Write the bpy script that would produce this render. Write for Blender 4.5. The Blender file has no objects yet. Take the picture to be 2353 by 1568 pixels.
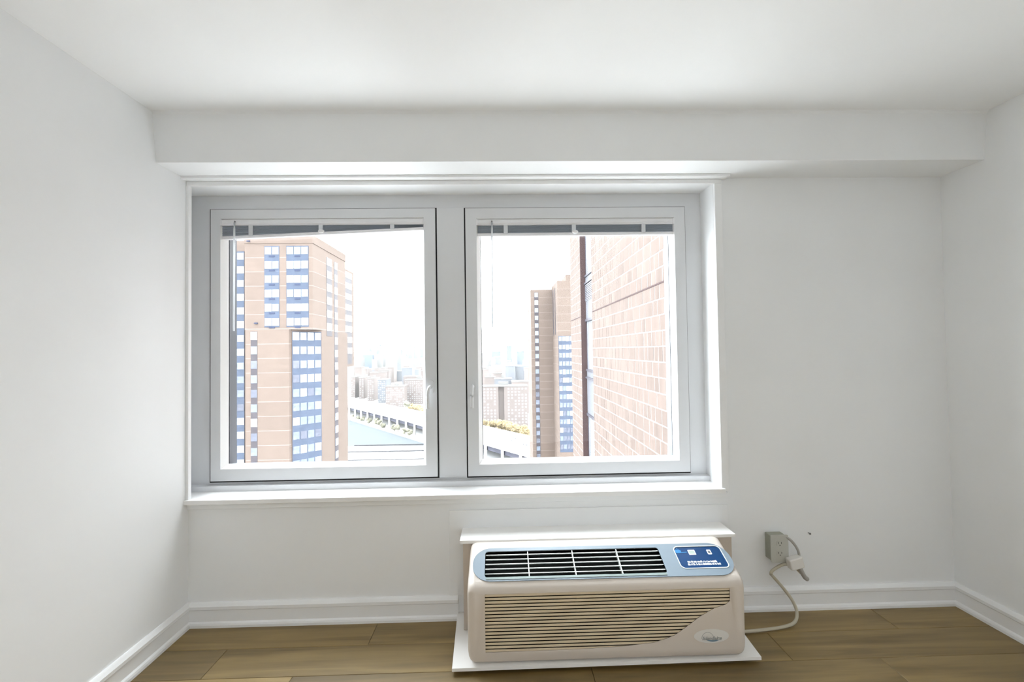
import bpy, bmesh, math, random
from mathutils import Vector, Matrix
from mathutils.geometry import tessellate_polygon

# ------------------------------------------------------------------ camera, sky, exposure
scene = bpy.context.scene
col = scene.collection
IMW, IMH = 2353, 1568
FPX, CX, CD, CH, YAW, PITCH, ROLL = 996.376, 0.01241, 2.17072, 1.31478, 0.0243, 0.02157, -0.01426
WORLD = 20.0
FILL_LAMP = 8.5
EXPOSURE = 0.13

_fw0 = Vector((math.sin(YAW), math.cos(YAW), 0)); _r0 = Vector((math.cos(YAW), -math.sin(YAW), 0)); _u0 = Vector((0, 0, 1))
CF = _fw0 * math.cos(PITCH) + _u0 * math.sin(PITCH)
_u1 = _u0 * math.cos(PITCH) - _fw0 * math.sin(PITCH)
CR = _r0 * math.cos(ROLL) + _u1 * math.sin(ROLL)
CU = _u1 * math.cos(ROLL) - _r0 * math.sin(ROLL)
CP = Vector((CX, -CD, CH))
cam = bpy.data.cameras.new('camera')
cam.sensor_width = 36.0
cam.lens = FPX * 36.0 / IMW
cam.clip_start = 0.05
cam.clip_end = 20000
camo = bpy.data.objects.new('camera', cam)
col.objects.link(camo)
camo.matrix_world = Matrix(((CR.x, CU.x, -CF.x, CP.x), (CR.y, CU.y, -CF.y, CP.y), (CR.z, CU.z, -CF.z, CP.z), (0, 0, 0, 1)))
scene.camera = camo

world = bpy.data.worlds.new('overcast_sky')
scene.world = world
world.use_nodes = True
world.node_tree.nodes['Background'].inputs[0].default_value = (0.915, 0.955, 1.0, 1)
world.node_tree.nodes['Background'].inputs[1].default_value = WORLD

scene.view_settings.view_transform = 'Standard'
scene.view_settings.look = 'None'
scene.view_settings.exposure = EXPOSURE
scene.view_settings.gamma = 1
scene.view_settings.use_curve_mapping = False
scene.cycles.use_denoising = True
scene.cycles.use_adaptive_sampling = True
scene.cycles.adaptive_threshold = 0.04
scene.cycles.max_bounces = 9
scene.cycles.diffuse_bounces = 7
scene.cycles.transparent_max_bounces = 9

pl = bpy.data.lights.new('window_portal', 'AREA')          # sampling guide for the sky seen through the window
pl.shape = 'RECTANGLE'; pl.size = 2.66; pl.size_y = 1.48
pl.cycles.is_portal = True
plo = bpy.data.objects.new('window_portal', pl)
plo.location = (-0.255, 0.3, 1.395); plo.rotation_euler = (-math.pi / 2, 0, 0)
col.objects.link(plo)

rnd = random.Random(7)

def at(px, py, Y):
    d = CF + CR * ((px - IMW / 2) / FPX) - CU * ((py - IMH / 2) / FPX)
    return CP + d * ((Y - CP.y) / d.y)

def atz(px, py, Z):
    d = CF + CR * ((px - IMW / 2) / FPX) - CU * ((py - IMH / 2) / FPX)
    return CP + d * ((Z - CP.z) / d.z)

# ------------------------------------------------------------------ materials
MATS = {}
def mat(name, rgb, rough=0.5, var=0.0, scale=8.0, bump=0.0, bscale=60.0, stretch=(1, 1, 1), spec=0.5, metal=0.0, rand=0.0, coat=0.0, detail=4):
    """Principled material whose colour and relief come from noise in object space."""
    if name in MATS: return MATS[name]
    m = bpy.data.materials.new(name); m.use_nodes = True
    nt = m.node_tree; b = nt.nodes['Principled BSDF']
    b.inputs['Base Color'].default_value = (*rgb, 1)
    b.inputs['Roughness'].default_value = rough
    b.inputs['Specular IOR Level'].default_value = spec
    b.inputs['Metallic'].default_value = metal
    b.inputs['Coat Weight'].default_value = coat
    tc = nt.nodes.new('ShaderNodeTexCoord'); mp = nt.nodes.new('ShaderNodeMapping')
    mp.inputs['Scale'].default_value = stretch
    if rand > 0:
        oi0 = nt.nodes.new('ShaderNodeObjectInfo'); k0_ = nt.nodes.new('ShaderNodeMath'); k0_.operation = 'MULTIPLY'; k0_.inputs[1].default_value = 61.0
        ad0 = nt.nodes.new('ShaderNodeVectorMath'); ad0.operation = 'ADD'
        nt.links.new(oi0.outputs['Random'], k0_.inputs[0]); nt.links.new(tc.outputs['Object'], ad0.inputs[0]); nt.links.new(k0_.outputs[0], ad0.inputs[1])
        nt.links.new(ad0.outputs[0], mp.inputs['Vector'])
    else: nt.links.new(tc.outputs['Object'], mp.inputs['Vector'])
    if var > 0 or rand > 0:
        n = nt.nodes.new('ShaderNodeTexNoise'); n.inputs['Scale'].default_value = scale; n.inputs['Detail'].default_value = detail
        nt.links.new(mp.outputs['Vector'], n.inputs['Vector'])
        hsv = nt.nodes.new('ShaderNodeHueSaturation'); hsv.inputs['Color'].default_value = (*rgb, 1)
        mr = nt.nodes.new('ShaderNodeMapRange')
        mr.inputs['From Min'].default_value = 0.25; mr.inputs['From Max'].default_value = 0.75
        mr.inputs['To Min'].default_value = 1 - var; mr.inputs['To Max'].default_value = 1 + var
        nt.links.new(n.outputs['Fac'], mr.inputs['Value'])
        val = mr.outputs['Result']
        if rand > 0:
            oi = nt.nodes.new('ShaderNodeObjectInfo')
            m2 = nt.nodes.new('ShaderNodeMapRange')
            m2.inputs['To Min'].default_value = 1 - rand; m2.inputs['To Max'].default_value = 1 + rand
            nt.links.new(oi.outputs['Random'], m2.inputs['Value'])
            mu = nt.nodes.new('ShaderNodeMath'); mu.operation = 'MULTIPLY'
            nt.links.new(val, mu.inputs[0]); nt.links.new(m2.outputs['Result'], mu.inputs[1])
            val = mu.outputs[0]
        nt.links.new(val, hsv.inputs['Value'])
        nt.links.new(hsv.outputs['Color'], b.inputs['Base Color'])
    if bump > 0:
        n2 = nt.nodes.new('ShaderNodeTexNoise'); n2.inputs['Scale'].default_value = bscale; n2.inputs['Detail'].default_value = 3
        nt.links.new(mp.outputs['Vector'], n2.inputs['Vector'])
        bp = nt.nodes.new('ShaderNodeBump'); bp.inputs['Strength'].default_value = bump; bp.inputs['Distance'].default_value = 0.01
        nt.links.new(n2.outputs['Fac'], bp.inputs['Height'])
        nt.links.new(bp.outputs['Normal'], b.inputs['Normal'])
    MATS[name] = m
    return m

WALL = mat('wall_paint', (0.868, 0.880, 0.892), 0.75, 0.012, 2.5, spec=0.3, detail=1)
CEIL = mat('ceiling_paint', (0.892, 0.900, 0.907), 0.85, 0.01, 2, spec=0.2, detail=1)
TRIM = mat('trim_paint', (0.872, 0.880, 0.890), 0.45, 0.01, 6)
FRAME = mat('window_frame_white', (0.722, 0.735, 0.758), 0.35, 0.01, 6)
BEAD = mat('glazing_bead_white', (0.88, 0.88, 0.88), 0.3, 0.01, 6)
GASKET = mat('black_gasket', (0.012, 0.012, 0.014), 0.6, 0.05, 20)
BRONZE = mat('dark_exterior_frame', (0.10, 0.105, 0.12), 0.5, 0.05, 10)
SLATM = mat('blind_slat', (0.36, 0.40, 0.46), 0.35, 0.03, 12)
RAILM = mat('blind_rail', (0.78, 0.78, 0.80), 0.3, 0.02, 10)
CLEARP = mat('blind_clear_plastic', (0.66, 0.68, 0.71), 0.2, 0.02, 10)
ACB = mat('ac_plastic_beige', (0.68, 0.618, 0.562), 0.45, 0.01, 10)
ACW = mat('ac_sheet_metal_white', (0.92, 0.915, 0.90), 0.4, 0.01, 10)
ACS = mat('ac_sleeve_side', (0.56, 0.49, 0.42), 0.5, 0.02, 10)
ACLV = mat('ac_louvre_tan', (0.703, 0.5985, 0.437), 0.5, 0.02, 14)
ACBL = mat('ac_bezel_blue_grey', (0.216, 0.27, 0.3204), 0.35, 0.02, 10)
ACDK = mat('ac_cavity_black', (0.012, 0.014, 0.015), 0.7, 0.1, 10)
ACGL = mat('ac_vent_louvre', (0.70, 0.74, 0.72), 0.35, 0.02, 10)
ACLG = mat('ac_ledge_grey_green', (0.24, 0.30, 0.29), 0.4, 0.02, 10)
NAVY = mat('control_panel_navy', (0.003, 0.045, 0.15), 0.25, 0.12, 9)
LCD = mat('lcd_green_grey', (0.42, 0.50, 0.46), 0.3, 0.04, 40)
PRINT = mat('white_print', (0.85, 0.87, 0.88), 0.5, 0.01, 10)
SKYB = mat('logo_light_blue', (0.03, 0.22, 0.50), 0.4, 0.05, 30)
LOGOP = mat('badge_pale', (0.76, 0.75, 0.73), 0.35, 0.01, 10)
LOGOG = mat('badge_grey', (0.36, 0.38, 0.38), 0.4, 0.02, 10)
LOGOB = mat('badge_blue', (0.17, 0.27, 0.36), 0.4, 0.02, 10)
CORD = mat('cord_ivory', (0.50, 0.46, 0.36), 0.5, 0.04, 30)
CORDG = mat('cord_grey', (0.40, 0.385, 0.36), 0.5, 0.04, 30)
OUTB = mat('outlet_box_green_grey', (0.34, 0.345, 0.28), 0.55, 0.05, 20)
OUTP = mat('outlet_plate', (0.50, 0.50, 0.455), 0.4, 0.02, 20)
PLUGM = mat('plug_white', (0.74, 0.72, 0.69), 0.4, 0.02, 20)
STEEL = mat('nail_steel', (0.2, 0.2, 0.2), 0.4, 0.05, 30, metal=0.8)
BRICK = mat('jumbo_brick', (0.0748, 0.058, 0.0509), 0.85, 0.14, 3.0, 0.05, 5, stretch=(1, 4, 0.35), rand=0.08, detail=1, spec=0.05)
MORTAR = mat('mortar_pale', (0.2635, 0.2544, 0.2451), 0.9, 0.03, 20, spec=0.05)
TBRICK = mat('tower_brick', (0.0686, 0.0527, 0.0448), 0.85, 0.07, 0.5, stretch=(1, 1, 3), spec=0.08, rand=0.04)
TJOINT = mat('tower_joint', (0.1233, 0.1079, 0.0986), 0.85, 0.03, 1.0, spec=0.08)
TROOF = mat('tower_penthouse', (0.1748, 0.1636, 0.1579), 0.85, 0.05, 1.0, spec=0.2)
SPAN = mat('slate_spandrel', (0.0321, 0.0389, 0.0554), 0.5, 0.10, 0.8, rand=0.05, spec=0.05)
SPANW = mat('mauve_spandrel', (0.0307, 0.0275, 0.0307), 0.5, 0.10, 0.8, rand=0.05, spec=0.05)
P_WHITE = mat('pane_sky_white', (0.2961, 0.3027, 0.3093), 0.3, 0.03, 1.0, spec=0.2)  # bright sky reflection put into the pane colour
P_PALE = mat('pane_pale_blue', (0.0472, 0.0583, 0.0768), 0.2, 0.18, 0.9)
P_GREY = mat('pane_grey_blue', (0.0486, 0.056, 0.0779), 0.15, 0.35, 1.6)
P_DARK = mat('pane_dark', (0.031, 0.0338, 0.0479), 0.12, 0.35, 1.8)
PFRAME = mat('pane_frame', (0.0451, 0.0536, 0.0818), 0.5, 0.05, 1.0)
VENTM = mat('unit_vent_dark', (0.0189, 0.023, 0.0406), 0.6, 0.1, 2, spec=0.05)
PANELG = mat('wing_panel_grey', (0.068, 0.0696, 0.0784), 0.5, 0.03, 2, spec=0.05)
SLOTB = mat('wing_joint_jamb_shade', (0.033, 0.0218, 0.0218), 0.8, 0.1, 4, spec=0.05)  # dark joint colour that also holds the brick jamb's shade
WFRAME = mat('wing_frame_mauve', (0.035, 0.033, 0.040), 0.5, 0.05, 2, spec=0.05)
GLASSR = mat('wing_glass', (0.1551, 0.1636, 0.1748), 0.05, 0.05, 1, spec=0.9)
GROUND = mat('far_ground', (0.36, 0.355, 0.35), 0.95, 0.12, 0.02, spec=0.1)
PAVE = mat('pale_paving', (0.33, 0.33, 0.33), 0.9, 0.05, 0.05, spec=0.2)
KERB = mat('kerb_grey', (0.028, 0.028, 0.030), 0.9, 0.05, 0.2, spec=0.2)
WATER = mat('river_water', (0.0475, 0.0519, 0.0551), 0.9, 0.05, 0.03, spec=0.0)
ROAD = mat('highway_concrete', (0.33, 0.33, 0.33), 0.9, 0.05, 0.05, spec=0.2)
UNDER = mat('viaduct_steel', (0.031, 0.031, 0.0423), 0.8, 0.1, 0.2, spec=0.2)
SLABB = mat('housing_brick', (0.0723, 0.0604, 0.0563), 0.9, 0.06, 0.05, spec=0.1, rand=0.06)
SLABR = mat('housing_roof', (0.0761, 0.0736, 0.0711), 0.9, 0.05, 0.05, spec=0.1)
SLABW = mat('housing_window', (0.0975, 0.0975, 0.0999), 0.4, 0.05, 0.1)
CITYG = mat('city_grey', (0.0584, 0.0603, 0.0661), 0.9, 0.08, 0.05, spec=0.1, rand=0.12)
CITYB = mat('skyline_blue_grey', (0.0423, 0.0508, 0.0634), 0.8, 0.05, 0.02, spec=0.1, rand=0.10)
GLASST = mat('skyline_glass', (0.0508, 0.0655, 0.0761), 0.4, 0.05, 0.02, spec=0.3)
LEAFY = mat('leaves_yellow', (0.085, 0.064, 0.032), 0.8, 0.35, 0.6, spec=0.2, rand=0.18)
LEAFG = mat('leaves_olive', (0.0816, 0.0784, 0.057), 0.8, 0.35, 0.6, spec=0.2, rand=0.18)
BARK = mat('bark', (0.12, 0.09, 0.07), 0.9, 0.2, 2, spec=0.1)
CARD = mat('car_dark', (0.10, 0.10, 0.12), 0.4, 0.1, 1, rand=0.3)
CARW = mat('car_window', (0.03, 0.03, 0.04), 0.2, 0.1, 1)

# clear glazing: mostly see-through with a weak mirror coat
gm = bpy.data.materials.new('window_glass'); gm.use_nodes = True
nt = gm.node_tree; nt.nodes.clear()
o_ = nt.nodes.new('ShaderNodeOutputMaterial'); mx = nt.nodes.new('ShaderNodeMixShader'); tr = nt.nodes.new('ShaderNodeBsdfTransparent'); gl = nt.nodes.new('ShaderNodeBsdfGlossy')
tr.inputs[0].default_value = (0.97, 0.985, 0.98, 1); gl.inputs['Roughness'].default_value = 0.02
mx.inputs[0].default_value = 0.025
nt.links.new(tr.outputs[0], mx.inputs[1]); nt.links.new(gl.outputs[0], mx.inputs[2]); nt.links.new(mx.outputs[0], o_.inputs[0])
GLASS = gm

wm = bpy.data.materials.new('clear_acrylic_wand'); wm.use_nodes = True
nt = wm.node_tree; nt.nodes.clear()
o_ = nt.nodes.new('ShaderNodeOutputMaterial'); mx = nt.nodes.new('ShaderNodeMixShader'); tr = nt.nodes.new('ShaderNodeBsdfTranslucent'); gl = nt.nodes.new('ShaderNodeBsdfDiffuse')
tr.inputs[0].default_value = (0.9, 0.92, 0.94, 1); gl.inputs[0].default_value = (0.85, 0.86, 0.88, 1); mx.inputs[0].default_value = 0.45
nt.links.new(tr.outputs[0], mx.inputs[1]); nt.links.new(gl.outputs[0], mx.inputs[2]); nt.links.new(mx.outputs[0], o_.inputs[0])
WAND = wm

# oak plank floor, grain along X, tone changes from plank to plank
fm = bpy.data.materials.new('oak_plank'); fm.use_nodes = True
nt = fm.node_tree; b = nt.nodes['Principled BSDF']
tc = nt.nodes.new('ShaderNodeTexCoord'); mp = nt.nodes.new('ShaderNodeMapping'); mp.inputs['Scale'].default_value = (1.6, 22, 1)
oi = nt.nodes.new('ShaderNodeObjectInfo'); ad = nt.nodes.new('ShaderNodeVectorMath'); ad.operation = 'ADD'
sc_ = nt.nodes.new('ShaderNodeMath'); sc_.operation = 'MULTIPLY'; sc_.inputs[1].default_value = 37.0
nt.links.new(oi.outputs['Random'], sc_.inputs[0])
nt.links.new(tc.outputs['Object'], ad.inputs[0]); nt.links.new(sc_.outputs[0], ad.inputs[1])
nt.links.new(ad.outputs[0], mp.inputs['Vector'])
n1 = nt.nodes.new('ShaderNodeTexNoise'); n1.inputs['Scale'].default_value = 1.0; n1.inputs['Detail'].default_value = 6; n1.inputs['Distortion'].default_value = 0.6
nt.links.new(mp.outputs['Vector'], n1.inputs['Vector'])
cr = nt.nodes.new('ShaderNodeValToRGB')
cr.color_ramp.elements[0].position = 0.32; cr.color_ramp.elements[0].color = (0.140, 0.084, 0.014, 1)
cr.color_ramp.elements[1].position = 0.70; cr.color_ramp.elements[1].color = (0.275, 0.182, 0.054, 1)
nt.links.new(n1.outputs['Fac'], cr.inputs['Fac'])
hs = nt.nodes.new('ShaderNodeHueSaturation'); m2 = nt.nodes.new('ShaderNodeMapRange')
m2.inputs['To Min'].default_value = 0.78; m2.inputs['To Max'].default_value = 1.22
nt.links.new(oi.outputs['Random'], m2.inputs['Value']); nt.links.new(m2.outputs['Result'], hs.inputs['Value'])
nt.links.new(cr.outputs['Color'], hs.inputs['Color']); nt.links.new(hs.outputs['Color'], b.inputs['Base Color'])
b.inputs['Roughness'].default_value = 0.5; b.inputs['Specular IOR Level'].default_value = 0.8; b.inputs['Coat Weight'].default_value = 0.4; b.inputs['Coat Roughness'].default_value = 0.5
OAK = fm

# ------------------------------------------------------------------ helpers
def link(name, me, m, parent=None):
    o = bpy.data.objects.new(name, me)
    col.objects.link(o)
    if m is not None:
        for x in (m if isinstance(m, (list, tuple)) else [m]): me.materials.append(x)
    if parent is not None: o.parent = parent
    return o

def obj(name, bm, m, parent=None, smooth=False):
    bmesh.ops.recalc_face_normals(bm, faces=bm.faces)
    me = bpy.data.meshes.new(name); bm.to_mesh(me); bm.free()
    if smooth:
        for p in me.polygons: p.use_smooth = True
    return link(name, me, m, parent)

def tag(o, label=None, cat=None, group=None, kind=None):
    if label: o['label'] = label
    if cat: o['category'] = cat
    if group: o['group'] = group
    if kind: o['kind'] = kind
    return o

def empty(name, loc=(0, 0, 0)):
    o = bpy.data.objects.new(name, None); o.location = loc; o.empty_display_size = 0.1
    col.objects.link(o)
    return o

def bx(bm, x0, x1, y0, y1, z0, z1, bevel=0.0, mi=0):
    vs = [bm.verts.new(p) for p in ((x0, y0, z0), (x1, y0, z0), (x1, y1, z0), (x0, y1, z0), (x0, y0, z1), (x1, y0, z1), (x1, y1, z1), (x0, y1, z1))]
    fs = [bm.faces.new([vs[i] for i in f]) for f in ((0, 3, 2, 1), (4, 5, 6, 7), (0, 1, 5, 4), (1, 2, 6, 5), (2, 3, 7, 6), (3, 0, 4, 7))]
    for f in fs: f.material_index = mi
    if bevel > 0:
        es = set(e for f in fs for e in f.edges)
        bmesh.ops.bevel(bm, geom=list(es), offset=bevel, segments=2, profile=0.5, affect='EDGES')
    return vs

def box(name, x0, x1, y0, y1, z0, z1, m, parent=None, bevel=0.0):
    bm = bmesh.new(); bx(bm, x0, x1, y0, y1, z0, z1, bevel)
    return obj(name, bm, m, parent)

def boxes(name, lst, m, parent=None, bevel=0.0):
    bm = bmesh.new()
    for b_ in lst: bx(bm, *b_, bevel=bevel)
    return obj(name, bm, m, parent)

def prism(bm, poly, z0, z1, mi=0):
    lo = [bm.verts.new((x, y, z0)) for x, y in poly]; hi = [bm.verts.new((x, y, z1)) for x, y in poly]
    n = len(poly)
    fs = [bm.faces.new(lo[::-1]), bm.faces.new(hi)]
    for i in range(n): fs.append(bm.faces.new((lo[i], lo[(i + 1) % n], hi[(i + 1) % n], hi[i])))
    for f in fs: f.material_index = mi

def extrude_profile(bm, prof, p0, p1):
    """prof: list of 3D offsets; swept from p0 to p1 (closed)."""
    a = [bm.verts.new(Vector(p0) + Vector(q)) for q in prof]; b_ = [bm.verts.new(Vector(p1) + Vector(q)) for q in prof]
    n = len(prof)
    for i in range(n): bm.faces.new((a[i], a[(i + 1) % n], b_[(i + 1) % n], b_[i]))
    bm.faces.new(a[::-1]); bm.faces.new(b_)

def tube(bm, pts, r, n=10, taper=None):
    pts = [Vector(p) for p in pts]; rings = []
    up = Vector((0, 0, 1))
    for i, p in enumerate(pts):
        t = (pts[min(i + 1, len(pts) - 1)] - pts[max(i - 1, 0)]).normalized()
        s = t.cross(up)
        if s.length < 1e-3: s = t.cross(Vector((1, 0, 0)))
        s.normalize(); u = s.cross(t)
        rr = r if taper is None else r * taper[i]
        rings.append([bm.verts.new(p + (s * math.cos(2 * math.pi * k / n) + u * math.sin(2 * math.pi * k / n)) * rr) for k in range(n)])
    for a, b_ in zip(rings, rings[1:]):
        for k in range(n): bm.faces.new((a[k], a[(k + 1) % n], b_[(k + 1) % n], b_[k]))
    bm.faces.new(rings[0][::-1]); bm.faces.new(rings[-1])

def spline(pts, n=8):
    pts = [Vector(p) for p in pts]; out = []
    P = [pts[0] * 2 - pts[1]] + pts + [pts[-1] * 2 - pts[-2]]
    for i in range(1, len(P) - 2):
        for k in range(n):
            t = k / n
            out.append(0.5 * ((2 * P[i]) + (P[i + 1] - P[i - 1]) * t + (2 * P[i - 1] - 5 * P[i] + 4 * P[i + 1] - P[i + 2]) * t * t + (3 * P[i] - P[i - 1] - 3 * P[i + 1] + P[i + 2]) * t ** 3))
    out.append(pts[-1])
    return out

def rrect(x0, x1, y0, y1, r, n=6):
    out = []
    for cx, cy, a0 in ((x1 - r, y1 - r, 0), (x0 + r, y1 - r, 90), (x0 + r, y0 + r, 180), (x1 - r, y0 + r, 270)):
        for k in range(n + 1):
            a = math.radians(a0 + 90 * k / n)
            out.append((cx + r * math.cos(a), cy + r * math.sin(a)))
    return out

def plate(bm, outer, holes, fmap, thick, mi=0):
    """flat plate with holes: 2D outlines mapped to 3D by fmap(u, v, w); w = thickness direction."""
    loops = [outer] + holes
    tris = tessellate_polygon([[Vector((u, v, 0)) for u, v in lp] for lp in loops])
    flat = [p for lp in loops for p in lp]
    top = [bm.verts.new(fmap(u, v, 0)) for u, v in flat]; bot = [bm.verts.new(fmap(u, v, -thick)) for u, v in flat]
    for a, b_, c in tris:
        try:
            bm.faces.new((top[a], top[b_], top[c])).material_index = mi
            bm.faces.new((bot[a], bot[c], bot[b_])).material_index = mi
        except ValueError: pass
    s = 0
    for lp in loops:
        n = len(lp)
        for i in range(n):
            j = (i + 1) % n
            bm.faces.new((top[s + i], top[s + j], bot[s + j], bot[s + i])).material_index = mi
        s += n

# ------------------------------------------------------------------ room shell
XL, XR, H, YB = -1.526, 2.292, 2.40, -3.7
HB = 2.18
fl = tag(box('floor', XL - .2, XR + .2, YB - .2, 0.2, -0.12, -0.004, GASKET), 'oak plank floor of the empty room', kind='structure')
pw, plen = 0.178, 1.22
pmesh = {}
row = 0
y = 0.0
rnd_f = random.Random(3)
while y > YB:
    y1 = y; y0 = max(y - pw, YB)
    x = XL - [0.30, 0.92, 0.55, 0.12, 0.75][row % 5]
    while x < XR:
        a, c = max(x, XL), min(x + plen, XR)
        if c - a > 0.02:
            key = (round(c - a, 3), round(y1 - y0, 3))
            if key not in pmesh:
                bm = bmesh.new(); w_, d_ = (c - a) / 2 - 0.0008, (y1 - y0) / 2 - 0.0008
                bx(bm, -w_, w_, -d_, d_, -0.008, 0.0)
                bmesh.ops.bevel(bm, geom=[e for e in bm.edges if all(abs(v.co.z) < 1e-6 for v in e.verts)], offset=0.0012, segments=1, affect='EDGES')
                bmesh.ops.recalc_face_normals(bm, faces=bm.faces)
                me = bpy.data.meshes.new('plank'); bm.to_mesh(me); bm.free(); me.materials.append(OAK)
                pmesh[key] = me
            o = bpy.data.objects.new('plank', pmesh[key]); o.location = ((a + c) / 2, (y0 + y1) / 2, 0); o.parent = fl; col.objects.link(o)
        x += plen
    y -= pw; row += 1

tag(box('ceiling', XL - .2, XR + .2, YB - .2, 0.3, H, H + .15, CEIL), 'flat white ceiling', kind='structure')
tag(box('wall_left', XL - .2, XL, YB, 0.0, 0, H, WALL), 'white side wall left of the window', kind='structure')
tag(box('wall_right', XR, XR + .2, YB, 0.0, 0, H, WALL), 'white side wall right of the window', kind='structure')
tag(box('wall_front', XL - .2, XR + .2, YB - .2, YB, 0, H, WALL), 'white wall behind the viewer', kind='structure')
OXL, OXR, OZ0, OZ1 = -1.612, 1.10, 0.60, 2.152
tag(boxes('wall_back', [(XL - .25, XR + .25, 0, .32, -.1, OZ0), (XL - .25, XR + .25, 0, .32, OZ1, H + .1), (OXR, XR + .25, 0, .32, OZ0, OZ1), (XL - .25, OXL, 0, .32, OZ0, OZ1)], WALL),
    'white window wall', kind='structure')
# dropped soffit, its face leaning slightly
bm = bmesh.new()
prof = [(0, 0.002, HB), (0, -0.2055, HB), (0, -0.226, H - 0.012), (0, -0.232, H - 0.003), (0, -0.24, H + .001), (0, 0.002, H + .001)]
extrude_profile(bm, prof, (XL, 0, 0), (XR, 0, 0))
tag(obj('trim_1', bm, WALL), 'dropped soffit running the width of the room above the window', kind='structure')

# baseboards with a moulded cap and a shoe
BP = [(0.024, 0.0), (0.024, 0.012), (0.021, 0.020), (0.014, 0.026), (0.013, 0.078), (0.019, 0.084), (0.019, 0.098), (0.010, 0.110), (0.006, 0.114), (0.0, 0.114)]
def baseboard(name, p0, p1, nrm, label):
    bm = bmesh.new(); n = Vector(nrm)
    extrude_profile(bm, [tuple(n * d + Vector((0, 0, z))) for d, z in BP + [(0.0, 0.0)]], p0, p1)
    return tag(obj(name, bm, TRIM), label, kind='structure')
baseboard('baseboard_left', (XL, YB, 0), (XL, 0, 0), (1, 0, 0), 'white moulded baseboard along the left wall')
baseboard('baseboard_right', (XR, YB, 0), (XR, 0, 0), (-1, 0, 0), 'white moulded baseboard along the right wall')
baseboard('baseboard_back', (XL + .013, 0, 0), (-0.216, 0, 0), (0, -1, 0), 'white moulded baseboard between the left corner and the air conditioner')
baseboard('baseboard_back', (1.10, 0, 0), (XR - .013, 0, 0), (0, -1, 0), 'white moulded baseboard between the air conditioner and the right corner')

# window casing, head moulding, sill, apron, access panel
cas = tag(empty('trim_2', (0, 0, 0.6)), 'white moulded casing around the window opening', kind='structure')
def cbox(name, *a, m=TRIM, bevel=0.002):
    o = box(name, *a, m, cas, bevel); o.location.z = -0.6; return o
cbox('side_casing', 1.10, 1.137, -.02, 0, .60, 2.146)
cbox('side_casing', XL, XL + .014, -.022, 0, .612, 2.146)
cbox('head_casing', XL, 1.137, -.02, 0, 2.146, 2.168)
cbox('head_moulding', XL, 1.162, -.058, 0, 2.168, 2.18, bevel=0.001)
sill = tag(box('trim_3', XL - .07, 1.116, -.032, .105, .590, .613, BEAD, None, .003), 'white window sill board', kind='structure')
tag(box('trim_4', XL, 1.137, -.012, 0, .562, .590, WALL, None, .003), 'painted apron strip below the window sill', kind='structure')
tag(box('trim_5', -.258, 1.135, -.007, 0, .114, .528, WALL, None, .002), 'painted access panel on the wall behind the air conditioner', kind='structure')

# ------------------------------------------------------------------ window with two sashes
win = tag(empty('window_1', (-.255, .14, .62)), 'wide white window with two tilt-and-turn sashes and a broad mullion', kind='structure')
WL = Vector((-.255, .14, .62))
def wpart(o, parent=win):
    o.location = -WL if parent is win else (0, 0, 0)
    return o
FY0, FY1 = .138, .225
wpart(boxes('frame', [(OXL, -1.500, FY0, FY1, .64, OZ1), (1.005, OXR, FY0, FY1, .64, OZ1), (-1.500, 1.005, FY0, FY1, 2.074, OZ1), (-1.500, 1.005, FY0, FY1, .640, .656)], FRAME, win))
wpart(box('mullion', -.3235, -.1785, FY0 - .006, FY1, .650, 2.0805, FRAME, win, .002))
wpart(boxes('frame_step', [(OXL, OXR, .098, FY1, .604, .640)], FRAME, win, .002))
def ring(x0, x1, z0, z1, x2, x3, z2, z3, y0, y1):
    return [(x0, x2, y0, y1, z0, z1), (x3, x1, y0, y1, z0, z1), (x2, x3, y0, y1, z0, z2), (x2, x3, y0, y1, z3, z1)]
wpart(boxes('gasket', ring(-1.5135, -.3235, .6485, 2.0805, -1.4950, -.340, .668, 2.066, .1355, .150), GASKET, win))
wpart(boxes('gasket', ring(-.1785, 1.0130, .6465, 2.0795, -.162, 1.000, .668, 2.066, .1355, .150), GASKET, win))
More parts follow.
